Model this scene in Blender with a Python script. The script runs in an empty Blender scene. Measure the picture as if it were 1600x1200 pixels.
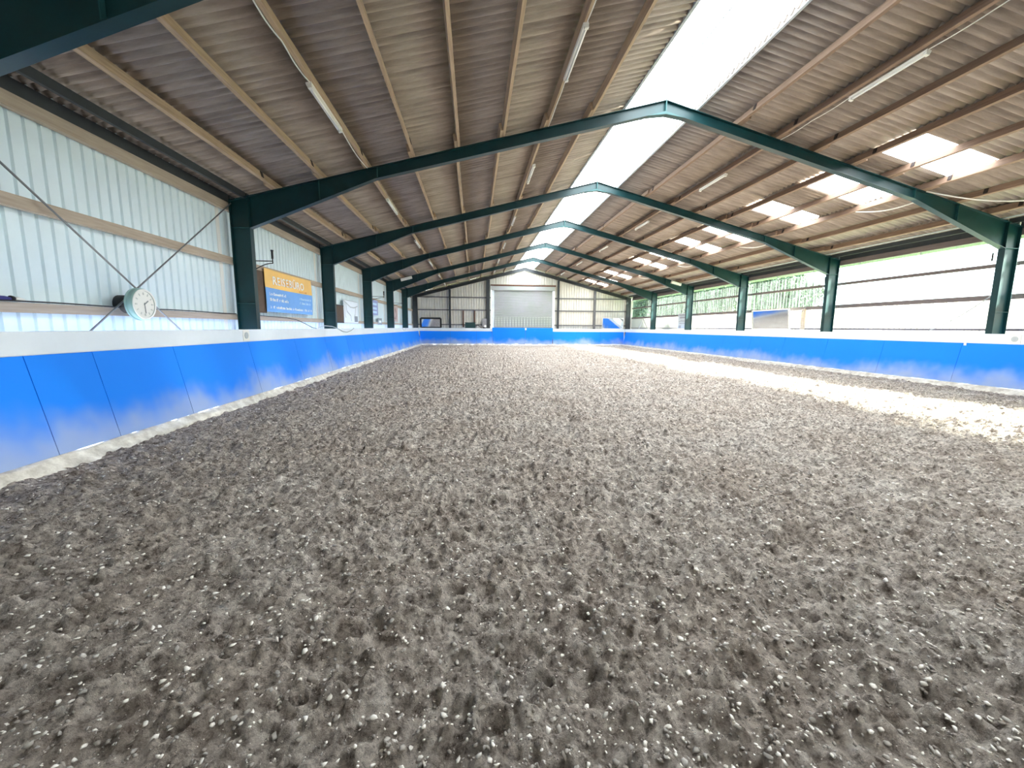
import bpy, math, random
import numpy as np
from mathutils import Vector, Matrix

random.seed(7)
rng = np.random.default_rng(11)
SC = bpy.context.scene
COL = SC.collection
H = 1.72                     # eye height above the sand
XC = 4.9                     # ridge line
SL = 0.2584                  # roof pitch
RZ = 5.76 + H                # top of rafters at the ridge
FY = [5.1 + 6.0 * i for i in range(7)]
ORD = ['first', 'second', 'third', 'fourth', 'fifth', 'sixth', 'seventh', 'eighth', 'ninth', 'tenth',
       'eleventh', 'twelfth', 'thirteenth', 'fourteenth', 'fifteenth', 'sixteenth', 'seventeenth']
TH = math.atan(SL)


def zr(dx):
    return RZ - SL * dx


# ------------------------------------------------------------------ materials
def mat(name, base, rough=.6, metal=0., var=.0, vscale=3., bump=0., bscale=30., c2=None, stretch=(1, 1, 1), spec=.4):
    m = bpy.data.materials.new(name)
    m.use_nodes = True
    nt = m.node_tree
    b = nt.nodes['Principled BSDF']
    b.inputs['Roughness'].default_value = rough
    b.inputs['Metallic'].default_value = metal
    b.inputs['Specular IOR Level'].default_value = spec
    b.inputs['Base Color'].default_value = (*base, 1)
    tc = nt.nodes.new('ShaderNodeTexCoord')
    mp = nt.nodes.new('ShaderNodeMapping')
    mp.inputs['Scale'].default_value = stretch
    nt.links.new(tc.outputs['Object'], mp.inputs['Vector'])
    if var > 0 or c2:
        n = nt.nodes.new('ShaderNodeTexNoise')
        n.inputs['Scale'].default_value = vscale
        n.inputs['Detail'].default_value = 6
        n.inputs['Roughness'].default_value = .65
        nt.links.new(mp.outputs[0], n.inputs['Vector'])
        r = nt.nodes.new('ShaderNodeValToRGB')
        r.color_ramp.elements[0].position = .32
        r.color_ramp.elements[1].position = .68
        lo = c2 if c2 else tuple(c * (1 - var) for c in base)
        r.color_ramp.elements[0].color = (*lo, 1)
        r.color_ramp.elements[1].color = (*base, 1)
        nt.links.new(n.outputs['Fac'], r.inputs['Fac'])
        nt.links.new(r.outputs[0], b.inputs['Base Color'])
    if bump > 0:
        n2 = nt.nodes.new('ShaderNodeTexNoise')
        n2.inputs['Scale'].default_value = bscale
        n2.inputs['Detail'].default_value = 4
        nt.links.new(mp.outputs[0], n2.inputs['Vector'])
        bp = nt.nodes.new('ShaderNodeBump')
        bp.inputs['Strength'].default_value = bump
        bp.inputs['Distance'].default_value = .01
        nt.links.new(n2.outputs['Fac'], bp.inputs['Height'])
        nt.links.new(bp.outputs[0], b.inputs['Normal'])
    return m


def emit(name, col, s):
    m = bpy.data.materials.new(name)
    m.use_nodes = True
    nt = m.node_tree
    nt.nodes.clear()
    o = nt.nodes.new('ShaderNodeOutputMaterial')
    e = nt.nodes.new('ShaderNodeEmission')
    e.inputs[0].default_value = (*col, 1)
    e.inputs[1].default_value = s
    nt.links.new(e.outputs[0], o.inputs[0])
    return m


def sheet_glazing(name, clear, tcol, clearcol=(1, 1, 1), streak=0., dcol=None):
    m = bpy.data.materials.new(name)
    m.use_nodes = True
    nt = m.node_tree
    nt.nodes.clear()
    o = nt.nodes.new('ShaderNodeOutputMaterial')
    tr = nt.nodes.new('ShaderNodeBsdfTransparent')
    tr.inputs[0].default_value = (*clearcol, 1)
    tl = nt.nodes.new('ShaderNodeBsdfTranslucent')
    tl.inputs[0].default_value = (*tcol, 1)
    df = nt.nodes.new('ShaderNodeBsdfDiffuse')
    df.inputs[0].default_value = (*(dcol or tcol), 1)
    mx0 = nt.nodes.new('ShaderNodeMixShader')
    mx0.inputs[0].default_value = .35
    nt.links.new(tl.outputs[0], mx0.inputs[1])
    nt.links.new(df.outputs[0], mx0.inputs[2])
    mx = nt.nodes.new('ShaderNodeMixShader')
    mx.inputs[0].default_value = clear
    nt.links.new(mx0.outputs[0], mx.inputs[1])
    nt.links.new(tr.outputs[0], mx.inputs[2])
    if streak > 0:
        tc = nt.nodes.new('ShaderNodeTexCoord')
        mp = nt.nodes.new('ShaderNodeMapping')
        mp.inputs['Scale'].default_value = (1, 9, .5)
        n = nt.nodes.new('ShaderNodeTexNoise')
        n.inputs['Scale'].default_value = 1.6
        n.inputs['Detail'].default_value = 5
        nt.links.new(tc.outputs['Object'], mp.inputs[0])
        nt.links.new(mp.outputs[0], n.inputs['Vector'])
        mr = nt.nodes.new('ShaderNodeMapRange')
        mr.inputs['From Min'].default_value = .35
        mr.inputs['From Max'].default_value = .65
        mr.inputs['To Min'].default_value = clear - streak
        mr.inputs['To Max'].default_value = min(1, clear + streak)
        nt.links.new(n.outputs['Fac'], mr.inputs['Value'])
        nt.links.new(mr.outputs[0], mx.inputs[0])
    nt.links.new(mx.outputs[0], o.inputs[0])
    return m


M = {}
M['steel'] = mat('green_painted_steel', (.003, .036, .041), .4, var=.35, vscale=2.5, bump=.05)
M['steel_pale'] = mat('worn_green_steel', (.012, .075, .078), .5, var=.3, vscale=4)
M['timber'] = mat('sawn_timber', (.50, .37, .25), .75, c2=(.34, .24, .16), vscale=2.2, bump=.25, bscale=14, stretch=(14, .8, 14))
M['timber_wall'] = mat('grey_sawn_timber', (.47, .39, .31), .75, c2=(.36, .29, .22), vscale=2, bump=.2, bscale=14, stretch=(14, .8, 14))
M['timber_shaded'] = mat('shaded_sawn_timber', (.30, .205, .145), .75, c2=(.20, .13, .09), vscale=2.2, bump=.25, bscale=14, stretch=(14, .8, 14))  # same timber as the left slope, its dimmer light put into the colour
M['batten_backlit'] = mat('backlit_grey_timber', (.17, .14, .135), .75, c2=(.12, .10, .10), vscale=2, bump=.2, bscale=14, stretch=(14, .8, 14))  # wall batten timber with the backlit darkness put into its colour
M['timber_dark'] = mat('brown_timber', (.15, .075, .05), .75, var=.4, vscale=3)
M['cleat'] = mat('rusty_dark_steel', (.03, .02, .018), .7, var=.3)
M['cement'] = mat('fibre_cement_sheet', (.40, .335, .285), .9, c2=(.22, .18, .155), vscale=2.4, bump=.5, bscale=22, stretch=(.35, 2.6, .35))  # dark streaks along the corrugations: grime that also imitates their shading
M['wall'] = mat('white_profiled_sheet', (.74, .86, .90), .45, var=.06, vscale=1.5)
M['gable'] = mat('cream_profiled_sheet', (.72, .70, .64), .5, var=.12, vscale=1.8)
M['rail'] = mat('white_painted_board', (.80, .87, .94), .5, var=.07, vscale=1.2, bump=.05, bscale=6)
M['white'] = mat('white_plastic', (.85, .85, .82), .4)
M['offwhite'] = mat('warm_white_plastic', (.75, .74, .68), .45)
M['teal_rim'] = mat('pale_teal_metal', (.30, .48, .46), .35, var=.15)
M['black'] = mat('black_plastic', (.012, .012, .014), .5)
M['darkgreen'] = mat('dark_green_plastic', (.012, .05, .05), .5)
M['brown'] = mat('brown_board', (.11, .07, .045), .7, var=.3, vscale=4)
M['grey'] = mat('grey_metal', (.33, .33, .35), .4, metal=.3, var=.2)
M['lgrey'] = mat('light_grey_print', (.48, .53, .56), .6, var=.1, vscale=6)
M['offgrey'] = mat('faint_grey_print', (.62, .64, .63), .6)
M['mgrey'] = mat('mid_grey_print', (.25, .28, .30), .6)
M['rod'] = mat('galvanised_rod', (.22, .23, .24), .4, metal=.5)
M['yellow'] = mat('yellow_banner_vinyl', (.93, .57, .16), .45, var=.08, vscale=2)
M['bannerblue'] = mat('blue_banner_vinyl', (.17, .42, .88), .45, var=.15, vscale=1.2)
M['ink_white'] = mat('white_print', (.9, .92, .9), .5)
M['ink_orange'] = mat('orange_print', (.72, .33, .10), .5)
M['ink_pale'] = mat('pale_blue_print', (.55, .75, .95), .5)
M['signblue'] = mat('blue_sign_board', (.30, .36, .66), .5, var=.1, vscale=2)
M['pink'] = mat('pink_poster_paper', (.62, .50, .48), .6, var=.2, vscale=3)
M['mauve'] = mat('mauve_print', (.30, .19, .19), .6)
M['indigo'] = mat('indigo_fabric', (.05, .05, .22), .7)
M['gutter'] = mat('pale_green_gutter', (.42, .56, .36), .6, var=.1)
M['shutter'] = mat('silver_shutter_slats', (.40, .40, .44), .45, metal=.1, c2=(.33, .37, .33), vscale=.5)
M['fitting'] = mat('white_enamel_batten', (.80, .78, .73), .4)
M['tube'] = mat('unlit_tube_glass', (.9, .9, .86), .2)
M['steel_dark'] = mat('dark_gable_steel', (.035, .042, .048), .5, var=.3)
M['steel_grey'] = mat('grey_gable_steel', (.16, .16, .17), .5, var=.3)
M['bark'] = mat('tree_bark', (.10, .075, .05), .9, var=.3)
M['leaf'] = mat('green_leaves', (.060, .105, .060), .6, c2=(.03, .06, .035), vscale=1.5)
M['grass'] = mat('outside_grass', (.16, .24, .08), .9, var=.4, vscale=1)
M['ridge'] = emit('glowing_ridge_sheet', (.90, .97, 1.0), 7.0)  # emission stands in for daylight coming through the ridge sheets
M['skylight'] = emit('glowing_roof_sheet', (.95, .98, 1.0), 6.0)  # roof lights glow by themselves instead of letting sky light through
M['clear'] = sheet_glazing('clear_profiled_sheet', .95, (.60, .72, .72), (.88, .97, .95), .04)
M['lower'] = sheet_glazing('milky_profiled_sheet', .0, (.16, .165, .16), dcol=(.8, .82, .8))
M['slot'] = sheet_glazing('milky_slot_pane', .0, (.42, .44, .42), dcol=(.8, .82, .8))


def mirror_mat():
    m = bpy.data.materials.new('mirror_glass')
    m.use_nodes = True
    b = m.node_tree.nodes['Principled BSDF']
    b.inputs['Base Color'].default_value = (.72, .76, .78, 1)
    b.inputs['Metallic'].default_value = 1
    b.inputs['Roughness'].default_value = .06
    return m


M['mirror'] = mirror_mat()


def kick_mat():
    """blue board, pale dust stain with ragged upper edge at its foot"""
    m = bpy.data.materials.new('dusty_blue_board')
    m.use_nodes = True
    nt = m.node_tree
    b = nt.nodes['Principled BSDF']
    b.inputs['Roughness'].default_value = .6
    b.inputs['Specular IOR Level'].default_value = .2
    g = nt.nodes.new('ShaderNodeNewGeometry')
    sp = nt.nodes.new('ShaderNodeSeparateXYZ')
    nt.links.new(g.outputs['Position'], sp.inputs[0])
    n = nt.nodes.new('ShaderNodeTexNoise')
    n.inputs['Scale'].default_value = .8
    n.inputs['Detail'].default_value = 3
    n.inputs['Roughness'].default_value = .6
    nt.links.new(g.outputs['Position'], n.inputs['Vector'])
    mr = nt.nodes.new('ShaderNodeMapRange')          # height of dust line
    mr.inputs['From Min'].default_value = .95
    mr.inputs['From Max'].default_value = .12
    nt.links.new(sp.outputs['Z'], mr.inputs['Value'])
    ad = nt.nodes.new('ShaderNodeMath')
    ad.operation = 'MULTIPLY_ADD'
    ad.inputs[1].default_value = 1.5
    nt.links.new(n.outputs['Fac'], ad.inputs[0])
    nt.links.new(mr.outputs[0], ad.inputs[2])
    mr2 = nt.nodes.new('ShaderNodeMapRange')
    mr2.interpolation_type = 'SMOOTHSTEP'
    mr2.inputs['From Min'].default_value = 1.0
    mr2.inputs['From Max'].default_value = 1.9
    mr2.inputs['To Max'].default_value = .72
    nt.links.new(ad.outputs[0], mr2.inputs['Value'])
    mx = nt.nodes.new('ShaderNodeMix')
    mx.data_type = 'RGBA'
    mx.inputs['A'].default_value = (.005, .235, .97, 1)
    mx.inputs['B'].default_value = (.46, .52, .62, 1)
    nt.links.new(mr2.outputs[0], mx.inputs['Factor'])
    nt.links.new(mx.outputs['Result'], b.inputs['Base Color'])
    return m


M['kick'] = kick_mat()


def soil_mat(name, clod=False):
    m = bpy.data.materials.new(name)
    m.use_nodes = True
    nt = m.node_tree
    b = nt.nodes['Principled BSDF']
    b.inputs['Roughness'].default_value = .95
    b.inputs['Specular IOR Level'].default_value = .15
    g = nt.nodes.new('ShaderNodeNewGeometry')

    def noise(s, d, r=.6):
        n = nt.nodes.new('ShaderNodeTexNoise')
        n.inputs['Scale'].default_value = s
        n.inputs['Detail'].default_value = d
        n.inputs['Roughness'].default_value = r
        nt.links.new(g.outputs['Position'], n.inputs['Vector'])
        return n
    n1 = noise(.8, 4)
    n2 = noise(22, 8, .7)
    ramp = nt.nodes.new('ShaderNodeValToRGB')
    e = ramp.color_ramp.elements
    e[0].position, e[0].color = .34, (.15, .122, .105, 1)
    e[1].position, e[1].color = .66, (.88, .83, .77, 1)
    k = ramp.color_ramp.elements.new(.52)
    k.color = (.68, .615, .56, 1)
    if clod:
        nt.links.new(g.outputs['Random Per Island'], ramp.inputs['Fac'])
        e[0].position, e[1].position, k.position = .0, 1.0, .6
        e[0].color = (.26, .225, .195, 1)
        e[1].color = (.42, .39, .36, 1)
        nt.links.new(ramp.outputs[0], b.inputs['Base Color'])
        return m
    nt.links.new(n2.outputs['Fac'], ramp.inputs['Fac'])
    r1 = nt.nodes.new('ShaderNodeValToRGB')
    r1.color_ramp.elements[0].position = .3
    r1.color_ramp.elements[0].color = (.84, .79, .75, 1)
    r1.color_ramp.elements[1].position = .7
    r1.color_ramp.elements[1].color = (1.0, 1.0, 1.0, 1)
    nt.links.new(n1.outputs['Fac'], r1.inputs['Fac'])
    mx = nt.nodes.new('ShaderNodeMix')
    mx.data_type = 'RGBA'
    mx.blend_type = 'MULTIPLY'
    mx.inputs['Factor'].default_value = 1
    nt.links.new(ramp.outputs[0], mx.inputs['A'])
    nt.links.new(r1.outputs[0], mx.inputs['B'])
    n3 = noise(7.5, 3)
    r3 = nt.nodes.new('ShaderNodeValToRGB')
    r3.color_ramp.elements[0].position = .38
    r3.color_ramp.elements[0].color = (.70, .67, .65, 1)
    r3.color_ramp.elements[1].position = .60
    r3.color_ramp.elements[1].color = (1.22, 1.22, 1.22, 1)
    nt.links.new(n3.outputs['Fac'], r3.inputs['Fac'])
    mx3 = nt.nodes.new('ShaderNodeMix')
    mx3.data_type = 'RGBA'
    mx3.blend_type = 'MULTIPLY'
    mx3.inputs['Factor'].default_value = 1
    nt.links.new(mx.outputs['Result'], mx3.inputs['A'])
    nt.links.new(r3.outputs[0], mx3.inputs['B'])
    nt.links.new(mx3.outputs['Result'], b.inputs['Base Color'])
    h1 = noise(9, 3)
    h2 = noise(60, 7, .8)
    a = nt.nodes.new('ShaderNodeMath')
    a.operation = 'MULTIPLY_ADD'
    a.inputs[1].default_value = 1.6
    nt.links.new(h1.outputs['Fac'], a.inputs[0])
    nt.links.new(h2.outputs['Fac'], a.inputs[2])
    bp = nt.nodes.new('ShaderNodeBump')
    bp.inputs['Strength'].default_value = 1.0
    bp.inputs['Distance'].default_value = .04
    nt.links.new(a.outputs[0], bp.inputs['Height'])
    nt.links.new(bp.outputs[0], b.inputs['Normal'])
    return m


M['soil'] = soil_mat('riding_surface')
M['clod'] = soil_mat('soil_clods', True)
M['sand'] = mat('pale_sand_ledge', (.92, .89, .82), .9, c2=(.50, .46, .40), vscale=5, bump=.8, bscale=25)


# ------------------------------------------------------------------ mesh helpers
class MB:
    def __init__(s):
        s.v, s.f, s.mi = [], [], []

    def add(s, vs, fs, mi=0):
        k = len(s.v)
        s.v += [tuple(v) for v in vs]
        s.f += [tuple(i + k for i in f) for f in fs]
        s.mi += [mi] * len(fs)
        return s

    def box(s, x0, x1, y0, y1, z0, z1, mi=0):
        vs = [(x, y, z) for x in (x0, x1) for y in (y0, y1) for z in (z0, z1)]
        return s.add(vs, [(0, 1, 3, 2), (4, 6, 7, 5), (0, 4, 5, 1), (2, 3, 7, 6), (0, 2, 6, 4), (1, 5, 7, 3)], mi)

    def obox(s, c, ax, ay, az, hx, hy, hz, mi=0):
        c, ax, ay, az = map(Vector, (c, ax, ay, az))
        vs = [c + ax * a * hx + ay * b * hy + az * d * hz for a in (-1, 1) for b in (-1, 1) for d in (-1, 1)]
        return s.add(vs, [(0, 1, 3, 2), (4, 6, 7, 5), (0, 4, 5, 1), (2, 3, 7, 6), (0, 2, 6, 4), (1, 5, 7, 3)], mi)

    def beam(s, a, b, w, h, up=(0, 0, 1), mi=0):
        """box from a to b, width w across, height h along up"""
        a, b, up = Vector(a), Vector(b), Vector(up)
        d = (b - a).normalized()
        sd = d.cross(up).normalized()
        u = sd.cross(d).normalized()
        return s.obox((a + b) / 2, d, sd, u, (b - a).length / 2, w / 2, h / 2, mi)

    def prism_y(s, poly, y0, y1, mi=0):
        n = len(poly)
        vs = [(x, y0, z) for x, z in poly] + [(x, y1, z) for x, z in poly]
        fs = [tuple(range(n)), tuple(range(2 * n - 1, n - 1, -1))]
        fs += [(i, (i + 1) % n, n + (i + 1) % n, n + i) for i in range(n)]
        return s.add(vs, fs, mi)

    def tube(s, pts, r, n=8, mi=0):
        pts = [Vector(p) for p in pts]
        rings = []
        prev = None
        for i, p in enumerate(pts):
            d = (pts[min(i + 1, len(pts) - 1)] - pts[max(i - 1, 0)]).normalized()
            if prev is None:
                prev = d.orthogonal().normalized()
            u = (prev - d * prev.dot(d)).normalized()
            prev = u
            w = d.cross(u)
            rr = r[i] if isinstance(r, (list, tuple)) else r
            rings.append([p + (u * math.cos(2 * math.pi * k / n) + w * math.sin(2 * math.pi * k / n)) * rr for k in range(n)])
        vs = [v for rg in rings for v in rg]
        fs = []
        for i in range(len(rings) - 1):
            for k in range(n):
                a, b = i * n + k, i * n + (k + 1) % n
                fs.append((a, b, b + n, a + n))
        fs.append(tuple(range(n))[::-1])
        fs.append(tuple((len(rings) - 1) * n + k for k in range(n)))
        return s.add(vs, fs, mi)

    def disc_x(s, c, prof, n=40, mi=0, sx=1):
        """lathe round the X axis: prof = [(x offset, radius)]"""
        cx, cy, cz = c
        vs, fs = [], []
        for (o, r) in prof:
            for k in range(n):
                t = 2 * math.pi * k / n
                vs.append((cx + o * sx, cy + r * math.cos(t), cz + r * math.sin(t)))
        for i in range(len(prof) - 1):
            for k in range(n):
                a, b = i * n + k, i * n + (k + 1) % n
                fs.append((a, b, b + n, a + n))
        fs.append(tuple(range(n)))
        fs.append(tuple((len(prof) - 1) * n + k for k in range(n))[::-1])
        return s.add(vs, fs, mi)

    def build(s, name, m, parent=None, smooth=False, bevel=0):
        me = bpy.data.meshes.new(name)
        me.from_pydata(s.v, [], s.f)
        for x in (m if isinstance(m, (list, tuple)) else [m]):
            me.materials.append(x)
        me.polygons.foreach_set('material_index', s.mi)
        if smooth:
            me.polygons.foreach_set('use_smooth', [True] * len(me.polygons))
        me.update()
        import bmesh
        bm = bmesh.new()
        bm.from_mesh(me)
        bmesh.ops.recalc_face_normals(bm, faces=bm.faces)
        bm.to_mesh(me)
        bm.free()
        o = bpy.data.objects.new(name, me)
        COL.objects.link(o)
        if parent:
            o.parent = parent
            o.matrix_parent_inverse = Matrix.Translation(-parent.location)
        if bevel:
            bv = o.modifiers.new('bevel', 'BEVEL')
            bv.width = bevel
            bv.segments = 2
            bv.limit_method = 'ANGLE'
        return o


def tag(o, label, cat, group=None):
    o['label'] = label
    o['category'] = cat
    if group:
        o['group'] = group
    return o


def struct(o, label=None):
    o['kind'] = 'structure'
    if label:
        o['label'] = label
    return o


def empty(name, loc):
    o = bpy.data.objects.new(name, None)
    COL.objects.link(o)
    o.location = loc
    o.empty_display_size = .2
    return o


def copy_tree(o, off):
    c = o.copy()
    COL.objects.link(c)
    c.location = Vector(o.location) + Vector(off)
    for ch in list(o.children):
        d = ch.copy()
        COL.objects.link(d)
        d.parent = c
        d.matrix_parent_inverse = ch.matrix_parent_inverse.copy()
        for g in list(ch.children):
            e = g.copy()
            COL.objects.link(e)
            e.parent = d
            e.matrix_parent_inverse = g.matrix_parent_inverse.copy()
    return c


# ------------------------------------------------------------------ soil
def vnoise(x, y, scale, seed):
    r = np.random.default_rng(seed)
    T = r.random((257, 257)).astype(np.float32)
    T[256] = T[0]
    T[:, 256] = T[:, 0]
    u = x * scale + 91.7
    v = y * scale + 37.3
    iu = np.floor(u).astype(int)
    iv = np.floor(v).astype(int)
    fu, fv = u - iu, v - iv
    fu = fu * fu * (3 - 2 * fu)
    fv = fv * fv * (3 - 2 * fv)
    iu &= 255
    iv &= 255
    return (T[iu, iv] * (1 - fu) * (1 - fv) + T[iu + 1, iv] * fu * (1 - fv) + T[iu, iv + 1] * (1 - fu) * fv + T[iu + 1, iv + 1] * fu * fv) - .5


def axis(stops):
    out = []
    for (a, b, s0, s1) in stops:
        t = a
        while t < b - 1e-6:
            out.append(t)
            t += s0 + (s1 - s0) * (t - a) / (b - a)
    out.append(stops[-1][1])
    return np.array(out)


xs = axis([(-5.14, -2.5, .028, .014), (-2.5, 4.0, .014, .014), (4.0, 14.93, .014, .045)])
ys = axis([(-1.0, .8, .2, .2), (.8, 2.0, .012, .012), (2.0, 9.0, .012, .06), (9, 41.0, .06, .13)])
GX, GY = np.meshgrid(xs, ys, indexing='ij')
Z = (vnoise(GX, GY, .45, 1) * .07 + vnoise(GX, GY, 1.3, 2) * .05 + vnoise(GX, GY, 3.1, 3) * .045
     + vnoise(GX, GY, 6.5, 4) * .036 + vnoise(GX, GY, 13, 5) * .028 + vnoise(GX, GY, 27, 6) * .017
     + np.abs(vnoise(GX, GY, 9.3, 8)) * -.05 + np.abs(vnoise(GX, GY, 19, 9)) * -.035)
fine = vnoise(GX, GY, 55, 7) * .012 * np.clip((8 - GY) / 5, 0, 1)
Z += fine
# hoof prints: bowls with a pushed-up rim
NC = 7200
cx = rng.uniform(-5, 14.8, NC)
cy = .8 + 40 * rng.random(NC) ** 1.25
cr = rng.uniform(.045, .095, NC)
cd = rng.uniform(.010, .055, NC)
an = rng.uniform(0, math.pi, NC)
el = rng.uniform(1.0, 1.5, NC)
for i in range(NC):
    R = cr[i] * 2.2
    i0, i1 = np.searchsorted(xs, (cx[i] - R, cx[i] + R))
    j0, j1 = np.searchsorted(ys, (cy[i] - R, cy[i] + R))
    if i1 <= i0 or j1 <= j0:
        continue
    dx = GX[i0:i1, j0:j1] - cx[i]
    dy = GY[i0:i1, j0:j1] - cy[i]
    c, s = math.cos(an[i]), math.sin(an[i])
    q = np.sqrt(((dx * c + dy * s) * el[i]) ** 2 + (-dx * s + dy * c) ** 2) / cr[i]
    Z[i0:i1, j0:j1] += -cd[i] * np.exp(-(q / .75) ** 4) + cd[i] * .55 * np.exp(-((q - 1.12) / .28) ** 2)
# crumbled lumps
NL = 34000
lx = rng.uniform(-5, 14.8, NL)
ly = .8 + 30 * rng.random(NL) ** 2
lr = rng.uniform(.010, .038, NL) * (1 + ly * .03)
for i in range(NL):
    R = lr[i] * 1.5
    i0, i1 = np.searchsorted(xs, (lx[i] - R, lx[i] + R))
    j0, j1 = np.searchsorted(ys, (ly[i] - R, ly[i] + R))
    if i1 <= i0 or j1 <= j0:
        continue
    d2 = ((GX[i0:i1, j0:j1] - lx[i]) ** 2 + (GY[i0:i1, j0:j1] - ly[i]) ** 2) / lr[i] ** 2
    Z[i0:i1, j0:j1] += lr[i] * 1.0 * np.exp(-d2 ** 2)
edge = np.clip(np.minimum(GX + 5.14, 14.93 - GX) / .5, 0, 1)
Z = Z * (.35 + .65 * edge)


def grid_mesh(name, GX, GY, Z, m):
    nx, ny = GX.shape
    co = np.stack([GX, GY, Z], -1).reshape(-1, 3).astype(np.float32)
    idx = np.arange(nx * ny).reshape(nx, ny)
    q = np.stack([idx[:-1, :-1], idx[1:, :-1], idx[1:, 1:], idx[:-1, 1:]], -1).reshape(-1, 4)
    me = bpy.data.meshes.new(name)
    me.vertices.add(len(co))
    me.vertices.foreach_set('co', co.ravel())
    me.loops.add(q.size)
    me.loops.foreach_set('vertex_index', q.ravel().astype(np.int32))
    me.polygons.add(len(q))
    me.polygons.foreach_set('loop_start', np.arange(0, q.size, 4, dtype=np.int32))
    me.polygons.foreach_set('loop_total', np.full(len(q), 4, dtype=np.int32))
    me.polygons.foreach_set('use_smooth', np.ones(len(q), dtype=bool))
    me.materials.append(m)
    me.update(calc_edges=True)
    o = bpy.data.objects.new(name, me)
    COL.objects.link(o)
    return o


floor = struct(grid_mesh('floor', GX, GY, Z, M['soil']), 'churned grey-brown riding surface covered in hoof prints')


def soil_z(x, y):
    i = np.clip(np.searchsorted(xs, x), 1, len(xs) - 1)
    j = np.clip(np.searchsorted(ys, y), 1, len(ys) - 1)
    return Z[i, j]


def clods(name, N, ymin, ymax, smin, smax, pw, mt):
    t = (1 + 5 ** .5) / 2
    ico = np.array([(-1, t, 0), (1, t, 0), (-1, -t, 0), (1, -t, 0), (0, -1, t), (0, 1, t), (0, -1, -t), (0, 1, -t), (t, 0, -1), (t, 0, 1), (-t, 0, -1), (-t, 0, 1)], np.float32)
    ico /= np.linalg.norm(ico[0])
    F = np.array([(0, 11, 5), (0, 5, 1), (0, 1, 7), (0, 7, 10), (0, 10, 11), (1, 5, 9), (5, 11, 4), (11, 10, 2), (10, 7, 6), (7, 1, 8), (3, 9, 4), (3, 4, 2), (3, 2, 6), (3, 6, 8), (3, 8, 9), (4, 9, 5), (2, 4, 11), (6, 2, 10), (8, 6, 7), (9, 8, 1)])
    y = ymin + (ymax - ymin) * rng.random(N) ** pw
    x = rng.uniform(-1, 1, N) * (y * 1.45 + 1.2) + y * .09
    ok = (x > -4.9) & (x < 14.5)
    x, y = x[ok], y[ok]
    N = len(x)
    sz = smin + (smax - smin) * rng.random(N) ** 2.6
    sz *= (1 + y * .07)
    P = ico[None] * (1 + rng.uniform(-.5, .5, (N, 12, 1)))
    P = P * (sz[:, None, None] * np.stack([rng.uniform(.7, 1.5, N), rng.uniform(.7, 1.5, N), rng.uniform(.35, .8, N)], -1)[:, None])
    a = rng.uniform(0, 2 * math.pi, N)
    c, s = np.cos(a)[:, None], np.sin(a)[:, None]
    X = P[..., 0] * c - P[..., 1] * s + x[:, None]
    Y = P[..., 0] * s + P[..., 1] * c + y[:, None]
    ti = rng.uniform(-.5, .5, (N, 1))
    ZZ = P[..., 2] + P[..., 0] * ti + (soil_z(x, y) + sz * .22)[:, None]
    co = np.stack([X, Y, ZZ], -1).reshape(-1, 3).astype(np.float32)
    fi = (F[None] + (np.arange(N) * 12)[:, None, None]).reshape(-1, 3)
    me = bpy.data.meshes.new(name)
    me.vertices.add(len(co))
    me.vertices.foreach_set('co', co.ravel())
    me.loops.add(fi.size)
    me.loops.foreach_set('vertex_index', fi.ravel().astype(np.int32))
    me.polygons.add(len(fi))
    me.polygons.foreach_set('loop_start', np.arange(0, fi.size, 3, dtype=np.int32))
    me.polygons.foreach_set('loop_total', np.full(len(fi), 3, dtype=np.int32))
    me.materials.append(mt)
    me.update(calc_edges=True)
    o = bpy.data.objects.new(name, me)
    COL.objects.link(o)
    o['kind'] = 'stuff'
    return tag(o, 'loose crumbs and clods of soil strewn over the riding surface', 'soil')


clods('soil_clods', 90000, .9, 15, .0022, .0115, 1.3, M['clod'])

# ------------------------------------------------------------------ sand ledges (foot of the boards)


def ledge(name, x_in, x_out, far=False):
    n = 380
    y = np.linspace(-.9, 40.9, n)
    k = 7
    GYl = np.repeat(y[None], k, 0)
    t = np.linspace(0, 1, k)[:, None]
    GXl = x_in + (x_out - x_in) * t + (vnoise(GYl, t * 3 + x_in, 1.7, 31) * .07 + vnoise(GYl, t * 3, 5.0, 33) * .04) * (t > .1) * np.sign(x_out - x_in)
    Zl = .15 * (1 - t ** 1.6) - .03 + vnoise(GXl, GYl, 6, 32) * .035 * (1 - .5 * t)
    return struct(grid_mesh(name, GXl, GYl, Zl, M['sand']))


ledge('baseboard_left', -5.12, -4.93)
ledge('baseboard_right', 14.92, 14.72)
mb = MB()
for i in range(60):
    x0 = -5.0 + i * 19.9 / 60
    h = .10 + .05 * math.sin(i * 1.7) + random.uniform(0, .03)
    mb.add([(x0, 40.58, -.04), (x0 + .34, 40.58, -.04), (x0 + .34, 40.72, h), (x0, 40.72, h), (x0, 40.85, -.04), (x0 + .34, 40.85, -.04)],
           [(0, 1, 2, 3), (3, 2, 5, 4)])
struct(mb.build('baseboard_far', M['sand']))

# ------------------------------------------------------------------ kickboards and white rails
ZT, ZB = H - .36, .13


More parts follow.
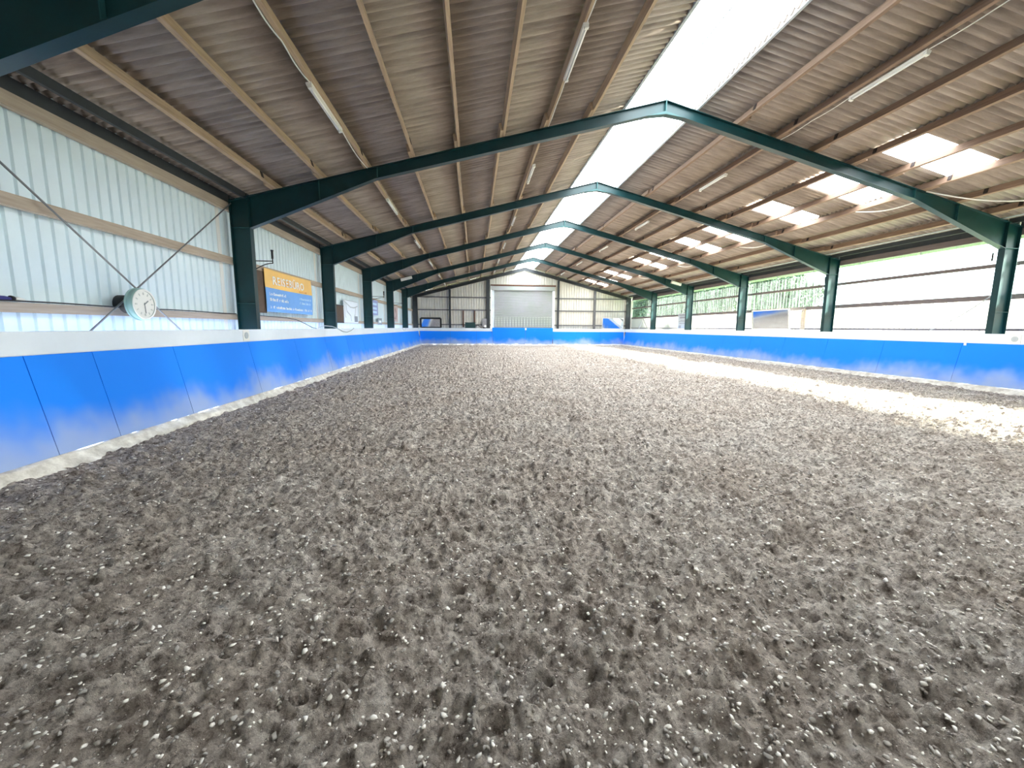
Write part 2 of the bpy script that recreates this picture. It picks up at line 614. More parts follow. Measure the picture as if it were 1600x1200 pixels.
def kick(name, corners_top, corners_bot, nrm):
    """panel between two top and two bottom points, 25 mm thick away from nrm"""
    mb = MB()
    a, b = map(Vector, corners_top)
    d, c = map(Vector, corners_bot)
    n = Vector(nrm) * .025
    vs = [a, b, c, d, a - n, b - n, c - n, d - n]
    mb.add(vs, [(0, 1, 2, 3), (4, 7, 6, 5), (0, 4, 5, 1), (1, 5, 6, 2), (2, 6, 7, 3), (3, 7, 4, 0)])
    o = mb.build(name, M['kick'])
    mb = MB()
    q = Vector(nrm) * .028
    dv = (b - a).normalized() * .05
    mb.add([a - dv - q, a + dv - q, d + dv - q, d - dv - q, a - dv - q * 2.5, a + dv - q * 2.5, d + dv - q * 2.5, d - dv - q * 2.5], [(0, 1, 2, 3), (4, 7, 6, 5), (0, 4, 5, 1), (1, 5, 6, 2), (2, 6, 7, 3), (3, 7, 4, 0)])
    mb.build('joint_light_stop', M['timber_dark'], o)  # unseen strip added to stop light leaking through the panel joint
    return o


js = [.2, 2.9, 5.42, 6.32, 7.90, 10.38, 12.92] + [15.45 + 2.5 * i for i in range(10)] + [40.75]
G = .005
for i in range(len(js) - 1):
    y0, y1 = js[i] + G, js[i + 1] - G
    if y1 < 3:
        continue
    o = kick('kickboard_panel', [(-5.33, y0, ZT), (-5.33, y1, ZT)], [(-5.08, y0, ZB), (-5.08, y1, ZB)], (1, 0, .2))
    tag(o, f'{["", "cut-off", "narrow", "wide"][i] + " " if 0 < i < 4 else ""}blue kickboard panel on the left side, {ORD[i - 1]} one from the camera', 'kickboard', 'blue kickboards along the left wall')
jr = [-.55 + 2.48 * i for i in range(1, 17)] + [40.75]
jr = [y - .2 for y in jr[:-1]] + [40.75]
n0 = 0
for i in range(len(jr) - 1):
    y0, y1 = jr[i] + G, jr[i + 1] - G
    if y1 < 8:
        continue
    o = kick('kickboard_panel', [(15.13, y0, ZT), (15.13, y1, ZT)], [(14.88, y0, ZB), (14.88, y1, ZB)], (-1, 0, .2))
    tag(o, f'dusty blue kickboard panel on the right side, {ORD[n0]} one from the right picture edge', 'kickboard', 'blue kickboards along the right wall')
    n0 += 1
ex = [-5.2, -2.3, .2, 1.75]
for i in range(3):
    o = kick('kickboard_panel', [(ex[i] + G, 40.95, ZT), (ex[i + 1] - G, 40.95, ZT)], [(ex[i] + G, 40.72, ZB), (ex[i + 1] - G, 40.72, ZB)], (0, -1, .2))
    tag(o, f'blue kickboard panel on the far wall left of the shutter, {ORD[i]} from the corner', 'kickboard', 'blue kickboards along the far wall')
ex = [7.75, 10.2, 12.6, 14.98]
for i in range(3):
    o = kick('kickboard_panel', [(ex[i] + G, 40.95, ZT), (ex[i + 1] - G, 40.95, ZT)], [(ex[i] + G, 40.72, ZB), (ex[i + 1] - G, 40.72, ZB)], (0, -1, .2))
    tag(o, f'blue kickboard panel on the far wall right of the shutter, {ORD[i]} from the shutter', 'kickboard', 'blue kickboards along the far wall')
for i, (a, b) in enumerate(((1.75, 5.02), (5.02, 7.75))):
    g = empty('arena_gate', ((a + b) / 2, 40.9, .05))
    mb = MB().box(a + .015, b - .015, 40.84, 40.90, .13, H - .02)
    mb.build('gate_leaf', M['kick'], g)
    for x in (a + .1, b - .1):
        MB().box(x - .04, x + .04, 40.90, 40.95, .0, H - .05).build('gate_post', M['steel_grey'], g)
    if i:
        MB().box(a - .05, a + .10, 40.81, 40.84, H - .22, H - .04).build('latch', M['white'], g)
    tag(g, 'plain blue gate leaf before the shutter, ' + ('right one with white latch' if i else 'left one without a latch'), 'gate', 'blue gate leaves')


def rail(x0, x1, y0, y1, lab):
    g = MB().box(x0, x1, y0, y1, H - .375, H - .085).build('top_rail', M['rail'], bevel=.012)
    return tag(g, lab, 'rail')


rail(-5.395, -5.315, -.9, 40.95, 'long white top rail above the blue boards on the left wall')
rail(15.115, 15.195, -.9, 40.95, 'long white top rail above the blue boards on the right wall')
rail(-5.3, 1.72, 40.93, 41.01, 'short white top rail on the far wall left of the shutter')
rail(7.78, 15.1, 40.93, 41.01, 'short white top rail on the far wall right of the shutter')


def marker(x, y, sx, lab):
    e = empty('round_marker', (x, y, H - .23))
    MB().box(min(x, x + sx * .012), max(x, x + sx * .012), y - .13, y + .13, H - .345, H - .10).build('plate', M['white'], e)
    MB().disc_x((x + sx * .012, y, H - .225), [(0, .075), (.012, .075), (.012, .0705)], 24, sx=sx).build('disc', M['lgrey'], e)
    tag(e, lab, 'marker', 'round markers on the white rails')


marker(-5.315, 10.29, 1, 'small round grey marker on white plate below the nearest left column')
marker(15.115, 10.40, -1, 'small round grey marker on the right rail at the picture edge')
tag(MB().box(15.09, 15.105, 11.53, 11.6, H - .45, H - .36).build('small_label', M['white'], bevel=.002),
    'tiny white tag at the top of a blue board on the right', 'label')

# ------------------------------------------------------------------ portal frames


def make_frame(gable=False):
    root = empty('portal_frame', (XC, 0, 0))
    w = .085
    top0 = 10.3
    for sd in (-1, 1):
        X = lambda dx: XC + sd * dx
        # column
        mb = MB()
        zt_in, zt_out = zr(10.3), zr(10.75)
        mb.box(min(X(10.3), X(10.315)), max(X(10.3), X(10.315)), -w, w, 0, zt_in)
        mb.box(min(X(10.735), X(10.75)), max(X(10.735), X(10.75)), -w, w, 0, zt_out)
        mb.prism_y([(X(10.31), 0), (X(10.74), 0), (X(10.74), zt_out), (X(10.31), zt_in)], -.007, .007)
        c = mb.build('column', M['steel'], root)
        for z in (H + 2.36, H + .55):
            MB().box(min(X(10.316), X(10.734)), max(X(10.316), X(10.734)), -w * .95, w * .95, z - .006, z + .006).build('stiffener', M['steel_pale'], c)
        # rafter with tapered haunch
        t = .27
        zh = H + 2.36
        dh = 7.3
        zhe = zr(dh) - t
        under = [(0.0, zr(0) - t), (dh, zhe), (10.3, zh)]
        if gable:
            under = [(0.0, zr(0) - t), (10.3, zr(10.3) - t)]
        mb = MB()
        poly = [(X(0), zr(0) - .01), (X(10.3), zr(10.3) - .01)] + [(X(a), b) for a, b in reversed(under)]
        mb.prism_y(poly, -.007, .007)
        mb.beam((X(-.0), 0, zr(0) - .008), (X(10.75), 0, zr(10.75) - .008), w * 2, .015)
        for (a, b) in zip(under[:-1], under[1:]):
            mb.beam((X(a[0]), 0, a[1]), (X(b[0]), 0, b[1]), w * 2, .016)
        r = mb.build('rafter', M['steel'], root)
        if not gable:
            for dx in (8.65, 7.25):
                mb = MB()
                zb = zhe + (zh - zhe) * max(0, (dx - dh)) / (10.3 - dh) if dx > dh else zr(dx) - t
                mb.box(X(dx) - .006, X(dx) + .006, -w * .95, w * .95, zb, zr(dx) - .02)
                mb.build('stiffener', M['steel_pale'], r)
            mb = MB().box(min(X(0), X(.012)), max(X(0), X(.012)), -w, w, zr(0) - t - .03, zr(0) + .02)
            mb.build('end_plate', M['steel_pale'], r)
            mb = MB()
            mb.add([(X(0), -w, zr(0) - t), (X(.55), -w, zr(.55) - t - .0), (X(0), w, zr(0) - t), (X(.55), w, zr(.55) - t),
                    (X(0), -w, zr(0) - t - .07), (X(0), w, zr(0) - t - .07)],
                   [(0, 1, 4), (2, 5, 3), (4, 1, 3, 5), (0, 2, 3, 1)])
            mb.build('apex_plate', M['steel_pale'], r)
    return root


FL = ['nearest green steel portal frame, only its dark rafter corner in the top left',
      'green steel portal frame with the largest full arch, banner hanging just beyond it',
      'second full green steel portal arch, just beyond the banner bay',
      'third full green steel portal arch from the camera',
      'fourth full green steel portal arch, with small white lamps on its rafters',
      'fifth full green steel portal arch, last before the far gable',
      'dark steel end frame against the far gable wall']
F = make_frame()
GF = make_frame(True)
for i in range(7):
    if i == 0:
        o = F
        o.location.y = FY[0]
    elif i < 6:
        o = copy_tree(F, (0, FY[i] - FY[0], 0))
    else:
        o = GF
        o.location.y = FY[6]
        for ch in GF.children:
            ch.data.materials[0] = M['steel_dark']
    tag(o, FL[i], 'steel frame', 'steel portal frames')

# ------------------------------------------------------------------ purlins
PD = [1.98 + 1.1 * k for k in range(8)]
PH, PW = .17, .065


def purlin(sd, dx, y0, y1, off, cl):
    X = XC + sd * (dx + off)
    nz = Vector((sd * math.sin(TH), 0, math.cos(TH)))
    ax = Vector((sd * math.cos(TH), 0, -math.sin(TH)))
    base = Vector((X, (y0 + y1) / 2, zr(dx + off))) + nz * (PH / 2 + .001)
    e = empty('roof_purlin', (base.x, base.y, base.z))
    mb = MB()
    n = 6                                            # slightly uneven sawn edge
    for k in range(n):
        a, b = y0 + (y1 - y0) * k / n, y0 + (y1 - y0) * (k + 1) / n
        c = base.copy()
        c.y = (a + b) / 2
        mb.obox(c, ax, (0, 1, 0), nz, PW / 2, (b - a) / 2, PH / 2)
    mb.build('beam', M['timber'] if sd < 0 else M['timber_shaded'], e)
    if cl is not None:
        c = base - ax * sd * 0 + Vector((0, 0, 0))
        c = Vector((X, cl, zr(dx + off))) + nz * (PH * .55) - ax * (PW / 2 + .008)
        MB().obox(c, ax, (0, 1, 0), nz, .007, .045, PH * .36).build('cleat', M['cleat'], e)
    return e


for sd, nm in ((-1, 'left'), (1, 'right')):
    for b in range(-1, 6):
        y0 = FY[b] - .45 if b >= 0 else -.85
        y1 = FY[b + 1] + .45 if b < 5 else FY[6] + .1
        for k, dx in enumerate(PD):
            if b == -1 and (sd == 1 or k < 5):
                continue                      # outside the frame of the picture
            off = (.034 if (b % 2) else -.034)
            e = purlin(sd, dx, y0, y1, off, (FY[b + 1] - .75) if 0 <= b else None)
            bay = 'bay above the camera' if b < 0 else f'{ORD[b]} bay from camera'
            tag(e, f'timber purlin, {ORD[k]} below the ridge on the {nm} slope, {bay}', 'purlin', 'timber roof purlins')
        # steel eaves angle and timber eaves beam
        if b == -1 and sd == 1:
            continue
        X = XC + sd * 10.42
        ea = empty('eaves_beam', (X, (y0 + y1) / 2, zr(10.42)))
        MB().box(X - .03, X + .03, max(y0 + .5, -.85), y1 - .45, zr(10.42) - .02, zr(10.42) + .12).build('angle', M['steel_dark'], ea)
        X2 = XC + sd * 10.82
        MB().box(X2 - .045, X2 + .045, max(y0 + .5, -.85), y1 - .45, H + 2.74, H + 2.93).build('plank', M['timber_wall' if sd < 0 else 'batten_backlit'], ea)
        MB().box(X2 - .03, X2 + .03, max(y0 + .5, -.85), y1 - .45, H + 2.935, H + 3.13).build('dark_gap_strip', M['steel_dark'], ea)  # dark strip standing in for the shaded gap above the plank
        tag(ea, f'timber and steel eaves beam on top of the {nm} wall, ' + ('bay above the camera' if b < 0 else f'{ORD[b]} bay from camera'), 'beam', 'eaves beams')

# ------------------------------------------------------------------ roof sheets
P = .177
SKY = [9.42] + [11.98 + 6 * i for i in range(5)] + [14.62 + 6 * i for i in range(5)]
SKY = sorted(SKY)


def corr(y):
    return .046 - .092 * np.abs(np.cos(y / P * math.pi)) ** .8 + .016 * ((y / (6 * P)) % 1.0)


def roof_rows(sd, name):
    vs, fs = [], []
    rows = [(.90, 3.22), (3.08, 5.42), (5.28, 7.66), (7.52, 9.86), (9.72, 11.15)]
    for r, (a, b) in enumerate(rows):
        shift = .5 * P * 6 * (r % 2)
        segs = [(-1.2, 41.6)]
        if sd == 1 and r == 2:
            segs = []
            p = -1.2
            for s in SKY:
                segs.append((p, s))
                p = s + 1.04
            segs.append((p, 41.6))
        for (y0, y1) in segs:
            n = max(4, int((y1 - y0) / .0221))
            ya = np.linspace(y0, y1, n)
            base = .222
            for i, y in enumerate(ya):
                w = float(corr(y + shift))
                for d, lift in ((a, 0.0), (b, .022)):
                    zz = zr(d) + base + w + lift + (0.0)
                    vs.append((XC + sd * d, float(y), zz + (-.0)))
                if i:
                    k = len(vs)
                    fs.append((k - 4, k - 3, k - 1, k - 2))
    mb = MB()
    mb.add(vs, fs)
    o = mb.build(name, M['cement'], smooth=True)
    so = o.modifiers.new('thickness', 'SOLIDIFY')
    so.thickness = .008
    so.offset = 1
    return struct(o, f'corrugated grey fibre cement roof underside, {"left" if sd < 0 else "right"} slope')


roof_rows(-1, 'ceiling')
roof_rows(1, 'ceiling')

wn = 1
# ridge light, one run per bay
for b in range(-1, 6):
    y0 = FY[b] if b >= 0 else -1.2
    y1 = FY[b + 1] if b < 5 else 41.5
    root = empty(f'window_{wn}', (XC, (y0 + y1) / 2, RZ + .2))
    wn += 1
    struct(root, 'ridge light of sheets glowing in place of daylight')
    for sd in (-1, 1):
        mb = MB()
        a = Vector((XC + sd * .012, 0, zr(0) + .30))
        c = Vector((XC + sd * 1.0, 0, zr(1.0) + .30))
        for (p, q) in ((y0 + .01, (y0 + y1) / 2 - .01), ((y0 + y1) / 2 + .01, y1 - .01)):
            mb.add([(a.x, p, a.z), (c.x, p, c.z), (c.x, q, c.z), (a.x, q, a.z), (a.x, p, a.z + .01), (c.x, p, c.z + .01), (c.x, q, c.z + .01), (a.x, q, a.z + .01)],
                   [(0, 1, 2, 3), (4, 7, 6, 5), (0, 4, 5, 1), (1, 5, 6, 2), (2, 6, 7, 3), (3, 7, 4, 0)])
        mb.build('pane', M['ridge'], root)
        mb = MB()
        mb.obox((XC + sd * .96, (y0 + y1) / 2, zr(.96) + .235), (1, 0, 0), (0, 1, 0), (0, 0, 1), .03, (y1 - y0) / 2, .07)
        mb.build('curb', M['lgrey'], root)
    MB().box(XC - .014, XC + .014, y0, y1, RZ + .285, RZ + .315).build('seam', M['lgrey'], root)
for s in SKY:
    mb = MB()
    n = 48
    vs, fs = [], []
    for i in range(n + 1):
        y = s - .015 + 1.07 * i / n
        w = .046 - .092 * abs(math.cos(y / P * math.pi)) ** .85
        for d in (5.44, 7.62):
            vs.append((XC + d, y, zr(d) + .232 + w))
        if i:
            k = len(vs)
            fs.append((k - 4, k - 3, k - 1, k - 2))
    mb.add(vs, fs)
    struct(mb.build(f'window_{wn}', M['skylight'], smooth=True), 'roof light sheet glowing in place of daylight in the right slope')
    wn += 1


# ------------------------------------------------------------------ profiled wall sheets
def prof_pts(a0, a1, pitch=.21, depth=.03):
    """trapezoid profile: broad flats towards the room, narrow recesses"""
    pts = []
    a = a0
    while a < a1:
        for (f, d) in ((0, 0), (.66, 0), (.74, 1), (.92, 1)):
            t = a + f * pitch
            if t <= a1:
                pts.append((t, d * depth))
        a += pitch
    pts.append((a1, 0))
    return pts


def profiled_x(name, X, sgn, y0, y1, z0, z1, m, par=None, depth=.03, thick=.004):
    vs, fs = [], []
    for i, (y, d) in enumerate(prof_pts(y0, y1, depth=depth)):
        for z in (z0, z1):
            vs.append((X + sgn * d, y, z))
        if i:
            k = len(vs)
            fs.append((k - 4, k - 3, k - 1, k - 2))
    o = MB().add(vs, fs).build(name, m, par)
    if thick:
        so = o.modifiers.new('thickness', 'SOLIDIFY')
        so.thickness = thick
        so.offset = 0
    return o


def profiled_y(name, Y, x0, x1, z0, zf, m, sgn=1, pitch=.25, depth=.06):
    vs, fs = [], []
    for i, (x, d) in enumerate(prof_pts(x0, x1, pitch, depth)):
        vs.append((x, Y + sgn * d, z0))
        vs.append((x, Y + sgn * d, zf(x)))
        if i:
            k = len(vs)
            fs.append((k - 4, k - 3, k - 1, k - 2))
    return MB().add(vs, fs).build(name, m)


struct(profiled_x('wall_left', -5.99, -1, -1.0, 41.5, 0, H + 3.23, M['wall'], thick=0), 'pale blue-white profiled sheet wall')
gz = lambda x: zr(abs(x - XC)) + .17
o = profiled_y('wall_far', 41.32, -6.0, 1.66, 0, gz, M['gable'])
struct(o, 'cream profiled sheet gable left of the shutter')
o = profiled_y('wall_far', 41.32, 7.92, 15.98, 0, gz, M['gable'])
struct(o, 'cream profiled sheet gable right of the shutter')
o = profiled_y('wall_far', 41.32, 1.66, 7.92, H + 4.1, gz, M['gable'])
struct(o, 'cream profiled sheet gable above the shutter')
struct(profiled_y('wall_near', -1.0, -6.0, 16.0, 0, gz, M['gable'], sgn=-1))
# right wall: opaque behind the camera, milky below, clear above
XR = 15.99
struct(profiled_x('wall_right', XR, 1, -1.0, 3.2, 0, H + 3.15, M['wall'], thick=0))
for b in range(-1, 6):
    y0 = FY[b] if b >= 0 else 3.2
    y1 = FY[b + 1] if b < 5 else 41.4
    struct(profiled_x('wall_right', XR, 1, y0, y1, 0, H + 1.0, M['lower'], thick=0), 'milky white profiled sheet below the clear glazing')
    struct(profiled_x(f'window_{wn}', XR, 1, y0, y1, H + 1.0, H + 3.12, M['clear'], thick=0), 'clear profiled glazing in the right wall')
    wn += 1


def boards(x0, x1, z0, z1, lab, side, bays, m='timber_wall', grp=None):
    for b in bays:
        y0 = FY[b] if b >= 0 else -.9
        y1 = FY[b + 1] if b < 5 else 41.25
        o = MB().box(x0, x1, y0 + .004, y1 - .004, z0, z1).build('wall_batten', M[m] if x0 < 0 else M['batten_backlit'])
        bay = 'bay nearest the camera' if b < 0 else f'{ORD[b]} full bay'
        tag(o, f'{lab}, {side} wall, {bay}', 'batten', grp)


boards(-5.955, -5.862, H + 1.49, H + 1.65, 'upper horizontal timber batten', 'left', range(-1, 6), grp='timber wall battens')
boards(-5.955, -5.862, H + .15, H + .28, 'lower horizontal timber batten', 'left', range(-1, 6), grp='timber wall battens')
boards(15.862, 15.955, H + 1.92, H + 2.03, 'thin upper timber batten over clear sheets', 'right', range(-1, 6), grp='timber wall battens')
boards(15.862, 15.955, H + .94, H + 1.09, 'broad middle timber batten', 'right', range(-1, 6), grp='timber wall battens')
boards(15.862, 15.955, H + .0, H + .07, 'low timber batten behind the rail', 'right', range(-1, 6), grp='timber wall battens')
# white upright strips beside the left columns (sheet laps)
for i in range(1, 7):
    o = MB().box(-5.989, -5.972, FY[i] - .42, FY[i] - .30, H - .1, H + 2.74).build('cover_strip', M['white'])
    tag(o, f'narrow white upright cover strip on the left wall beside the {ORD[i - 1]} full-height column', 'strip', 'cover strips on the left wall')

# outside gutter on the right
o = MB().box(16.10, 16.22, 3, 41.5, H + 2.72, H + 2.98).build('gutter', M['gutter'])
tag(o, 'pale green gutter seen through the top of the right glazing', 'gutter')
for i in range(16):
    MB().box(16.07, 16.24, 4.5 + i * 2.4, 4.53 + i * 2.4, H + 2.69, H + 2.99).build('bracket', M['grey'], o)

# ------------------------------------------------------------------ far gable steel and shutter
for i, (x, w, lab) in enumerate(((-2.32, .09, 'slender dark upright post on the far wall, left of centre'),
                                 (1.36, .17, 'thick dark upright post just left of the roller shutter'),
                                 (8.28, .09, 'dark upright post just right of the roller shutter'),
                                 (11.96, .10, 'grey upright post on the far wall, right of centre'))):
    e = empty('gable_post', (x, 41.1, 0))
    mm = M['steel_grey'] if i == 3 else M['steel_dark']
    zt = zr(abs(x - XC)) - .32
    MB().box(x - w, x + w, 41.02, 41.03, 0, zt).box(x - .008, x + .008, 41.03, 41.19, 0, zt).box(x - w, x + w, 41.19, 41.2, 0, zt).build('post', mm, e)
    MB().box(x - w, x + w, 41.0, 41.2, zt, zt + .02).build('cap_plate', mm, e)
    tag(e, lab, 'post', 'far wall posts')
for (z, nm) in ((H + 2.82, 'top'), (H + 1.61, 'middle'), (H + .2, 'bottom')):
    for (a, b, s) in ((-5.8, 1.64, 'left'), (7.95, 15.6, 'right')):
        o = MB().box(a, b, 41.215, 41.30, z, z + .1).build('wall_batten', M['steel_grey'])
        tag(o, f'{nm} horizontal sheeting rail on the far wall {s} of the shutter', 'batten', 'far wall rails')
for i, x in enumerate((-1.05, .06)):
    o = MB().box(x - .07, x + .07, 41.12, 41.21, H + .02, H + 1.6).build('door_post', M['timber_dark'])
    tag(o, f'short reddish-brown upright on the far wall above the dark green box, {["left", "right"][i]} one', 'post', 'brown uprights')

d = empty('door_1', (4.8, 41.2, 0))
struct(d, 'silver roller shutter with rows of small light slots')
vs, fs = [], []
zz = H + 1.02
i = 0
while zz < H + 3.62:
    for (dz, dy) in ((0, 0), (.02, .02), (.055, .02), (.075, 0)):
        vs += [(1.95, 41.22 - dy, zz + dz), (7.7, 41.22 - dy, zz + dz)]
        if len(vs) > 2:
            k = len(vs)
            fs.append((k - 4, k - 3, k - 1, k - 2))
    zz += .1
MB().add(vs, fs).build('curtain', M['shutter'], d)
mb = MB()
mb.box(1.95, 7.7, 41.2, 41.23, 0, H + .03)
for r in range(6):
    z = H + .03 + r * .168
    mb.box(1.95, 7.7, 41.2, 41.23, z, z + .095)
for k in range(21):
    x = 1.95 + k * (5.75 - .07) / 20
    mb.box(x, x + .07, 41.2, 41.23, H + .03, H + 1.03)
mb.build('slotted_curtain', M['shutter'], d)
MB().box(1.96, 7.69, 41.232, 41.24, H + .03, H + 1.03).build('pane', M['slot'], d)
MB().box(1.72, 1.95, 41.12, 41.25, 0, H + 3.85).box(7.7, 7.92, 41.12, 41.25, 0, H + 3.85).build('guide', M['rail'], d)
MB().box(1.66, 7.92, 41.0, 41.28, H + 3.58, H + 3.98).build('hood', M['shutter'], d, bevel=.03)
MB().box(1.60, 8.0, 40.98, 41.27, H + 3.99, H + 4.12).build('lintel', M['timber_dark'], d)

# things on the far wall
def framed_mirror(name, corners, nrm, lab, fr, w=.06):
    """corners: bottom-left, bottom-right, top-right, top-left"""
    c = [Vector(p) for p in corners]
    n = Vector(nrm).normalized()
    ctr = sum(c, Vector()) / 4
    e = empty(name, (c[0] + c[1]) / 2)
    mb = MB()
    vs = c + [p - n * .03 for p in c]
    mb.add(vs, [(0, 1, 2, 3), (7, 6, 5, 4), (0, 4, 5, 1), (1, 5, 6, 2), (2, 6, 7, 3), (3, 7, 4, 0)])
    mb.build('mirror_glass', M['mirror'], e)
    mb = MB()
    for a, b in zip(c, c[1:] + c[:1]):
        mb.beam(a, b, .07, w, up=(ctr - (a + b) / 2))
    mb.build('frame', fr, e)
    tag(e, lab, 'mirror', 'tilted arena mirrors')


framed_mirror('arena_mirror', [(-5.1, 40.98, H - .06), (-3.2, 40.98, H - .06), (-3.2, 40.86, H + .83), (-5.1, 40.86, H + .83)], (0, -1, -.33),
              'black-framed tilted mirror standing on the far wall rail in the left corner', M['black'], .16)
framed_mirror('arena_mirror', [(12.75, 40.98, H - .05), (14.9, 40.98, H - .05), (14.9, 40.84, H + 1.0), (12.75, 40.84, H + 1.0)], (0, -1, -.33),
              'pale-framed tilted mirror on the far wall rail in the right corner', M['white'], .05)
framed_mirror('arena_mirror', [(15.35, 21.9, H + .02), (15.35, 19.2, H + .02), (15.25, 19.2, H + .98), (15.25, 21.9, H + .98)][::-1], (-1, 0, -.33),
              'pale-framed mirror on the right rail between two columns, reflecting blue board and sand', M['offwhite'], .05)
e = empty('storage_box', (-.36, 40.8, H - .085))
MB().box(-.86, .13, 40.945, 41.0, H - .085, H + .42).build('body', M['darkgreen'], e, bevel=.02)
MB().box(-.9, .17, 40.93, 41.01, H + .42, H + .47).build('lid', M['darkgreen'], e, bevel=.01)
tag(e, 'dark green box on the far rail below two brown uprights', 'box')
e = empty('fan_heater', (1.0, 40.97, H - .085))
MB().box(.78, 1.2, 40.94, 41.01, H + .02, H + .85).build('housing', M['grey'], e, bevel=.05)
MB().box(.82, 1.16, 40.94, 41.01, H - .085, H + .02).build('foot', M['black'], e)
mb = MB()
mb.tube([(1.08, 40.93, H + .12), (1.08, 40.9, H + .12)], .12, 20)
mb.build('outlet', M['white'], e)
tag(e, 'grey heater-like housing with round white outlet beside the shutter', 'heater')
pts = [(.15 + t * .65, 40.97, H + .12 + .12 * math.sin(t * 4.5) - .12 * t) for t in np.linspace(0, 1, 12)]
tag(MB().tube([(-.0 + p[0], p[1], p[2]) for p in pts], .025).build('hose', M['black']), 'black hose between the dark green box and the grey heater', 'hose')

# ------------------------------------------------------------------ fluorescent battens on purlins
def batten(sd, dx, y0):
    X = XC + sd * dx
    nz = Vector((sd * math.sin(TH), 0, math.cos(TH)))
    ax = Vector((sd * math.cos(TH), 0, -math.sin(TH)))
    c = Vector((X, y0 + .78, zr(dx))) - nz * .03
    e = empty('strip_light', c)
    MB().obox(c + nz * .005, ax, (0, 1, 0), nz, .045, .78, .022).build('housing', M['fitting'], e)
    mb = MB()
    mb.tube([c - nz * .035 + Vector((0, -.72, 0)), c - nz * .035 + Vector((0, .72, 0))], .016, 10)
    mb.build('lamp_tube', M['tube'], e, smooth=True)
    for s in (-1, 1):
        MB().obox(c - nz * .03 + Vector((0, s * .75, 0)), ax, (0, 1, 0), nz, .035, .03, .028).build('end_cap', M['offwhite'], e)
    return e


for (sd, dx, nm) in ((-1, 3.05, 'upper left row'), (-1, 7.49, 'lower left row'), (1, 3.17, 'right slope row')):
    first = None
    for b in range(6):
        yy = FY[b] + 2.3
        if first is None:
            first = e = batten(sd, dx, yy)
        else:
            e = copy_tree(first, (0, FY[b] - FY[0], 0))
        tag(e, f'unlit white fluorescent strip light under a purlin, {nm}, {ORD[b]} bay from camera', 'strip light', 'fluorescent strip lights')
# small white lamps on the fourth arch
for sd, nm in ((-1, 'left'), (1, 'right')):
    X = XC + sd * 9.4
    zz = H + 3.2
    y = FY[4] - .11
    d = Vector((sd * math.cos(TH), 0, -math.sin(TH)))
    u = Vector((sd * math.sin(TH), 0, math.cos(TH)))
    e = empty('bulkhead_lamp', (X, y, zz))
    MB().obox((X, y + .03, zz), d, (0, 1, 0), u, .38, .07, .09).build('housing', M['fitting'], e, bevel=.01)
    MB().obox((X, y - .06, zz), d, (0, 1, 0), u, .34, .025, .06).build('diffuser', M['white'], e, bevel=.01)
    tag(e, f'small white box lamp on the {nm} rafter haunch of the fourth arch', 'lamp', 'box lamps on the fourth arch')

# wiring
def cable(pts, r, lab, m='offwhite', name='cable'):
    return tag(MB().tube(pts, r, 6).build(name, M[m], smooth=True), lab, 'cable')


def ypath(sd, dx, y0, y1, n, amp, w=3.0, dz=-.02):
    return [(XC + sd * (dx + .05), y0 + (y1 - y0) * i / n, zr(dx) + dz - amp * abs(math.sin(i / n * math.pi * w))) for i in range(n + 1)]


cable(ypath(-1, 7.42, 4.6, 7.4, 26, .05), .010, 'thin pale cable drooping along the purlin before the lower left strip light')
cable(ypath(-1, 7.42, 8.96, 11.0, 20, .07, 1), .010, 'thin pale cable sagging beyond the lower left strip light to the first arch')
cable(ypath(-1, 2.98, 4.6, 7.4, 26, .03), .009, 'thin pale cable along the purlin before the upper left strip light')
cable(ypath(-1, 2.98, 8.96, 11.0, 20, .02, 2), .009, 'thin pale cable along the purlin beyond the upper left strip light')
cable(ypath(1, 3.1, 5.2, 7.4, 20, .02, 2), .009, 'thin pale cable along the purlin before the right strip light')
cable(ypath(1, 3.1, 8.96, 11.0, 20, .02, 2), .009, 'thin pale cable along the purlin beyond the right strip light')
pts = []
for i in range(25):
    t = i / 24
    pts.append((XC + 7.55 + 2.0 * t, 11.0 - 2.6 * t, zr(7.5 + 2 * t) - .02 - .33 * math.sin(math.pi * t)))
cable(pts, .016, 'loose pale cable sagging below the right slope at the picture edge', 'offwhite')
for b in range(1, 5):
    pts = []
    for i in range(17):
        t = i / 16
        pts.append((XC + 7.5 + .35 * t, FY[b] + .1 + 1.9 * (1 - t), zr(7.5 + .35 * t) - .01 - .14 * math.sin(math.pi * t)))
    cable(pts, .016, f'loose pale cable hanging by the roof light beyond the {ORD[b - 1]} full arch')
cable([(-5.84, .5 + i * .55, H + .292 + .006 * math.sin(i * 1.3)) for i in range(20)], .011, 'thin black cable lying along the lower left timber batten past the clock', 'black')
pts = [(-5.84, 11.3 + i * .5, H + .29 - .008 * i) for i in range(6)] + [(-5.8, 14.4, H + .2), (-5.7, 14.8, H + .08), (-5.6, 15.1, H - .04), (-5.5, 15.3, H - .09)]
cable(pts, .012, 'thin black cable along the batten below the banner, dropping to the rail', 'black')
pts = [(-5.5, 15.4, H - .06), (-5.45, 15.9, H + .02), (-5.36, 16.4, H + .0), (-5.295, 16.9, H - .08), (-5.295, 17.5, H - .2), (-5.295, 18.1, H - .24), (-5.295, 18.7, H - .17), (-5.3, 19.1, H - .08), (-5.38, 19.3, H - .06)]
P2 = []
for i in range(len(pts) - 1):
    for k in range(4):
        P2.append(tuple(Vector(pts[i]).lerp(Vector(pts[i + 1]), k / 4)))
cable(P2, .014, 'pale hose looped over the left white rail between second and third columns', 'lgrey', 'hose')
pts = [(-5.295, 31.6, H - .1), (-5.295, 32.2, H - .24), (-5.295, 33, H - .24), (-5.295, 33.5, H - .1)]
cable(pts, .014, 'short grey hose loop hanging over the far end of the left rail', 'lgrey', 'hose')

